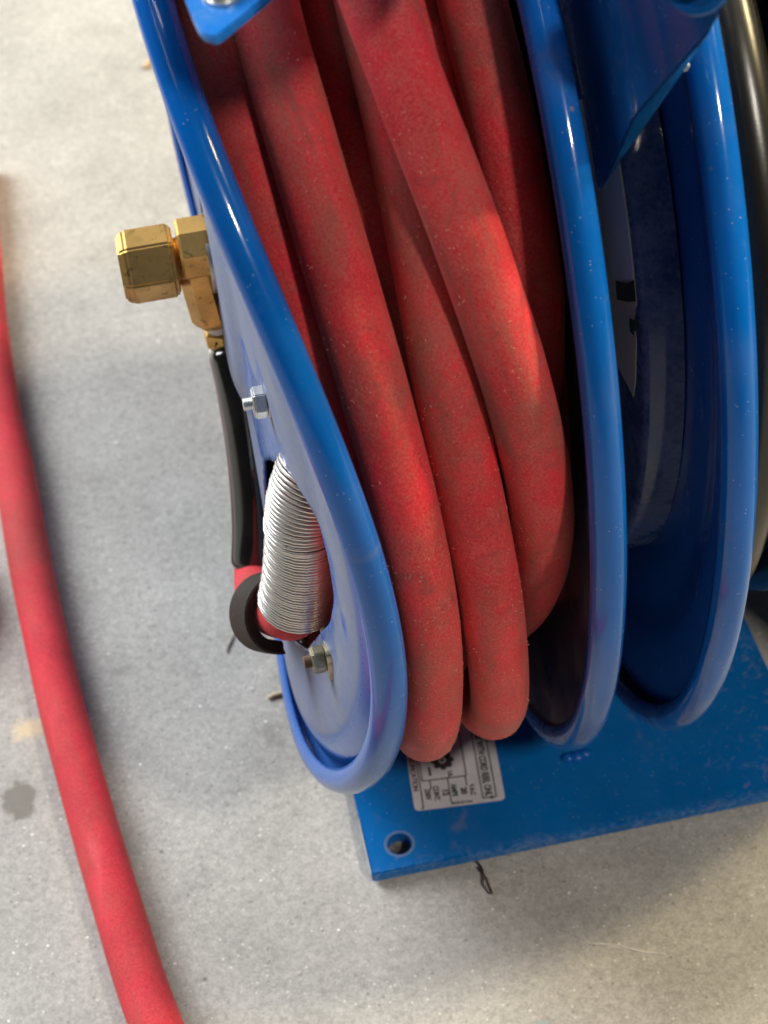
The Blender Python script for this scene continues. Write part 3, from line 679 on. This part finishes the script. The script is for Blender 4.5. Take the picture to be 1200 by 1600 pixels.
# ------------------------------------------------------------------ red hose wound on the reel
RH = 0.0107
red = thing('red_hose', 'dusty red rubber hose wound in thick loops between two blue discs', 'hose', (0.045, 0, 0))
INVR = Matrix.Translation((-0.045, 0, 0))
def wrap(ctrl, seed, mat=M_RED, parent=None, rh=RH, inv=INVR, name='hose_wrap'):
    """ctrl: [(angle deg, radius, x)] once round the reel"""
    ctrl = sorted(ctrl); P = [(a, r, x) for a, r, x in ctrl]
    P = [(P[-1][0] - 360, *P[-1][1:])] + P + [(P[0][0] + 360, *P[0][1:]), (P[1][0] + 360, *P[1][1:])]
    A = np.array([p[0] for p in P]); Rr = np.array([p[1] for p in P]); X = np.array([p[2] for p in P])
    def herm(a, Y):
        i = max(1, min(len(A) - 3, np.searchsorted(A, a, 'right') - 1)); h = A[i + 1] - A[i]; t = (a - A[i]) / h
        m0 = (Y[i + 1] - Y[i - 1]) / (A[i + 1] - A[i - 1]) * h; m1 = (Y[i + 2] - Y[i]) / (A[i + 2] - A[i]) * h
        return (2 * t ** 3 - 3 * t * t + 1) * Y[i] + (t ** 3 - 2 * t * t + t) * m0 + (-2 * t ** 3 + 3 * t * t) * Y[i + 1] + (t ** 3 - t * t) * m1
    path = []
    for k in range(200):
        a = A[1] + 360 * k / 200; r = herm(a, Rr); x = herm(a, X)
        path.append((x, r * math.cos(math.radians(a)), ZC + r * math.sin(math.radians(a))))
    o = tube(name, np.array(path), rh, mat, None, 28, True, 0.010, seed * 3.7)
    o.parent = parent or red; o.matrix_parent_inverse = inv
    o['_p'] = 0; del o['_p']
    return o, np.array(path)
wraps = []
wraps.append(wrap([(60, .197, .005), (90, .192, .001), (112, .188, -.0032), (125, .187, -.0006), (137, .186, .0036), (149, .184, .0090), (162, .180, .0155), (171, .177, .0205), (190, .174, .024), (215, .176, .022), (250, .186, .011), (300, .195, .010), (350, .197, .010)], 1))
wraps.append(wrap([(60, .199, .020), (90, .199, .0135), (120, .199, .0131), (132, .199, .0162), (144, .199, .0209), (156, .199, .0261), (168, .1996, .0309), (180, .2012, .0340), (192, .2022, .0351), (206, .2028, .0358), (222, .2024, .0370), (245, .201, .0375), (290, .199, .034), (350, .199, .028)], 2))
wraps.append(wrap([(60, .178, .036), (90, .177, .0325), (120, .1765, .0325), (132, .1765, .0352), (144, .1765, .0378), (156, .1760, .041), (175, .175, .0455), (210, .174, .048), (260, .175, .046), (320, .177, .040)], 3))
wraps.append(wrap([(50, .199, .056), (90, .1935, .0455), (120, .1930, .0452), (132, .1942, .0466), (144, .1955, .0474), (156, .1965, .0485), (168, .1972, .0520), (180, .1982, .0562), (192, .1992, .0592), (206, .1998, .0626), (224, .1990, .0648), (260, .198, .062), (310, .199, .058)], 4))
wraps.append(wrap([(60, .219, .036), (90, .217, .0375), (120, .2150, .0428), (132, .2135, .0500), (144, .2110, .0594), (156, .2050, .0682), (168, .1955, .0745), (180, .1845, .0766), (192, .1755, .0750), (208, .168, .0715), (240, .166, .072), (290, .186, .077), (340, .205, .066), (15, .214, .048)], 5))
wraps.append(wrap([(60, .188, .075), (95, .187, .0755), (122, .187, .0772), (136, .186, .0792), (148, .184, .0800), (158, .178, .0782), (172, .164, .073), (200, .146, .066), (250, .146, .060), (310, .165, .066), (5, .184, .073)], 6))
wraps.append(wrap([(60, .174, .060), (119, .172, .0610), (129, .171, .0632), (160, .166, .060), (200, .160, .050), (260, .156, .046), (320, .166, .054)], 7))
for i, (r, x) in enumerate(((.150, .020), (.166, .029), (.152, .042), (.150, .085), (.130, .030), (.130, .053), (.130, .076))):
    wraps.append(wrap([(20, r, x), (110, r, x - .003), (170, r, x + .004), (230, r, x + .003), (300, r, x)], 10 + i))
# lint and dust fibres caught on the outer loops: real slivers, joined
bm = bmesh.new()
rng = random.Random(3)
for wi, cnt in ((0, 400), (1, 1500), (3, 1500), (4, 1600), (5, 500)):
    path = wraps[wi][1]; n = len(path)
    cand = [k for k in range(n) if path[k][1] < 0.02 and path[k][2] < ZC + 0.19]
    for _ in range(cnt):
        k = rng.choice(cand); p = Vector(path[k]); t = (Vector(path[(k + 1) % n]) - p).normalized()
        outw = Vector((0, p.y, p.z - ZC)).normalized(); side = t.cross(outw).normalized()
        a = rng.uniform(-1.35, 1.35); nrm = (outw * math.cos(a) + side * math.sin(a)).normalized()
        base = p + t * rng.uniform(-.003, .003) + nrm * (RH * 1.004)
        d = (t * rng.uniform(-1, 1) + side.cross(nrm).cross(nrm) * 0 + t.cross(nrm) * rng.uniform(-1, 1)).normalized()
        if mnoise.noise(base * 70) < 0.02: continue
        L = rng.choice((0.0003, 0.0004, 0.0006, 0.0009)) * rng.uniform(.6, 1.2); w = rng.uniform(0.00004, 0.00008)
        e = d.cross(nrm).normalized(); bend = e * rng.uniform(-.35, .35) * L
        pts = [base - nrm * 0.00008, base + d * L * 0.5 + bend + nrm * rng.uniform(.0000, .0002), base + d * L + nrm * rng.uniform(-.00005, .0005)]
        prev = None
        for q_ in pts:
            cur = (bm.verts.new(q_ - e * w), bm.verts.new(q_ + e * w), bm.verts.new(q_ + nrm * w * 1.5))
            if prev:
                for i in range(3): bm.faces.new((prev[i], prev[(i + 1) % 3], cur[(i + 1) % 3], cur[i]))
            prev = cur
lint = from_bm('lint', bm, M_LINT, None, smooth=False); lint.parent = red; lint.matrix_parent_inverse = INVR; lint['kind'] = 'stuff'

# ------------------------------------------------------------------ loose red hose in the foreground, lying on the floor
LH = [(-0.1285, 0.3956, 0.0107), (-0.1300, 0.3449, 0.0107), (-0.1303, 0.2911, 0.0107), (-0.1306, 0.2347, 0.0107), (-0.1285, 0.1764, 0.0107), (-0.1242, 0.1213, 0.0107), (-0.1208, 0.0575, 0.0107), (-0.1168, 0.0064, 0.0107), (-0.1123, -0.0414, 0.0107), (-0.1064, -0.0899, 0.0107), (-0.0993, -0.1415, 0.0107), (-0.0889, -0.2057, 0.0107), (-0.070, -0.275, 0.0107), (-0.04, -0.34, 0.0107), (0.02, -0.41, 0.0107)]
lo = tube('loose_red_hose', catmull(LH, 16), 0.0107, M_REDCLEAN, None, 28, False, 0.012, 50)
tag(lo, 'long loose red rubber hose lying on the bare concrete floor left of the reel', 'hose')
LB = [(-0.30, 0.20, 0.0107), (-0.22, 0.135, 0.0107), (-0.172, 0.090, 0.0107), (-0.1565, 0.060, 0.0107), (-0.160, 0.030, 0.0107), (-0.19, -0.02, 0.0107), (-0.26, -0.09, 0.0107)]
lo2 = tube('red_hose_bend', catmull(LB, 14), 0.0107, M_REDCLEAN, None, 24, False, 0.03, 60)
tag(lo2, 'pink-red hose bend just entering the left edge beside the loose hose', 'hose')

# ------------------------------------------------------------------ black hose on the right-hand reel
blk = thing('black_hose', 'grimy black rubber hose wound on the right side of the rightmost blue disc', 'hose', (0.18, 0, 0))
IB = Matrix.Translation((-0.18, 0, 0))
for i, (r, x, rh) in enumerate(((.190, .1535, .0098), (.184, .1850, .0098), (.190, .2060, .0100), (.188, .2270, .0100), (.190, .2450, .0100), (.190, .2680, .0100), (.168, .160, .0098), (.168, .184, .0098), (.168, .208, .0098), (.168, .232, .0098), (.168, .258, .0098))):
    lo_ = -.019 if r > .18 else -.012
    wrap([(20, r, x), (110, r, x - .001), (150, r - .001, x), (172, r + lo_ * .5, x), (190, r + lo_, x + .001), (230, r + lo_, x + .002), (300, r, x)], 30 + i, M_BLACKHOSE, blk, rh, IB)

# ------------------------------------------------------------------ small litter on the floor
def sliver(name, a, b, w, h, mat, label, cat, bend=0.0):
    a = Vector(a); b = Vector(b); d = b - a; e = Vector((-d.y, d.x, 0)).normalized()
    pts = [a, a + d * 0.35 + e * bend, a + d * 0.7 - e * bend * 0.5, b]
    path = catmull([tuple(p) for p in pts], 6); n = len(path)
    rad = [w * (0.35 + 0.65 * math.sin(PI * (0.12 + 0.8 * i / (n - 1)))) for i in range(n)]
    o = tube(name, path, rad, mat, None, 7, False, 0.25, a.x * 100)
    return tag(o, label, cat)
sliver('wood_splinter', (-0.0180, -0.0462, 0.0012), (-0.0090, -0.0440, 0.0012), 0.0011, 0, M_WOOD, 'pale wood splinter on the floor beside the left disc', 'splinter', 0.0004)
sliver('dry_twig', (-0.0330, -0.0140, 0.0007), (-0.0278, -0.0030, 0.0007), 0.0005, 0, M_TWIG, 'thin grey-brown twig lying below the black rubber clamp', 'twig', 0.0003)
o = sliver('wire_scrap', (0.0560, -0.1525, 0.0010), (0.0590, -0.1725, 0.0012), 0.0005, 0, M_WIRE, 'dark bent wire scrap poking out from under the base plate', 'wire', 0.0016)
b2 = tube('wire_branch', catmull([(0.0568, -0.158, 0.001), (0.0592, -0.164, 0.0016), (0.0602, -0.1725, 0.001)], 6), 0.00035, M_WIRE, o, 6)
sliver('pale_chip', (-0.0170, 0.478, 0.0016), (-0.0115, 0.486, 0.0016), 0.0022, 0, M_WOOD, 'pale cream chip on the floor at the upper edge of left disc', 'chip')
sliver('pale_fibre', (0.094, -0.2050, 0.0004), (0.124, -0.2165, 0.0004), 0.00022, 0, M_TAPE, 'long pale hair-thin fibre on the shaded concrete before the plate', 'fibre', 0.0012)

bpy.context.view_layer.update()
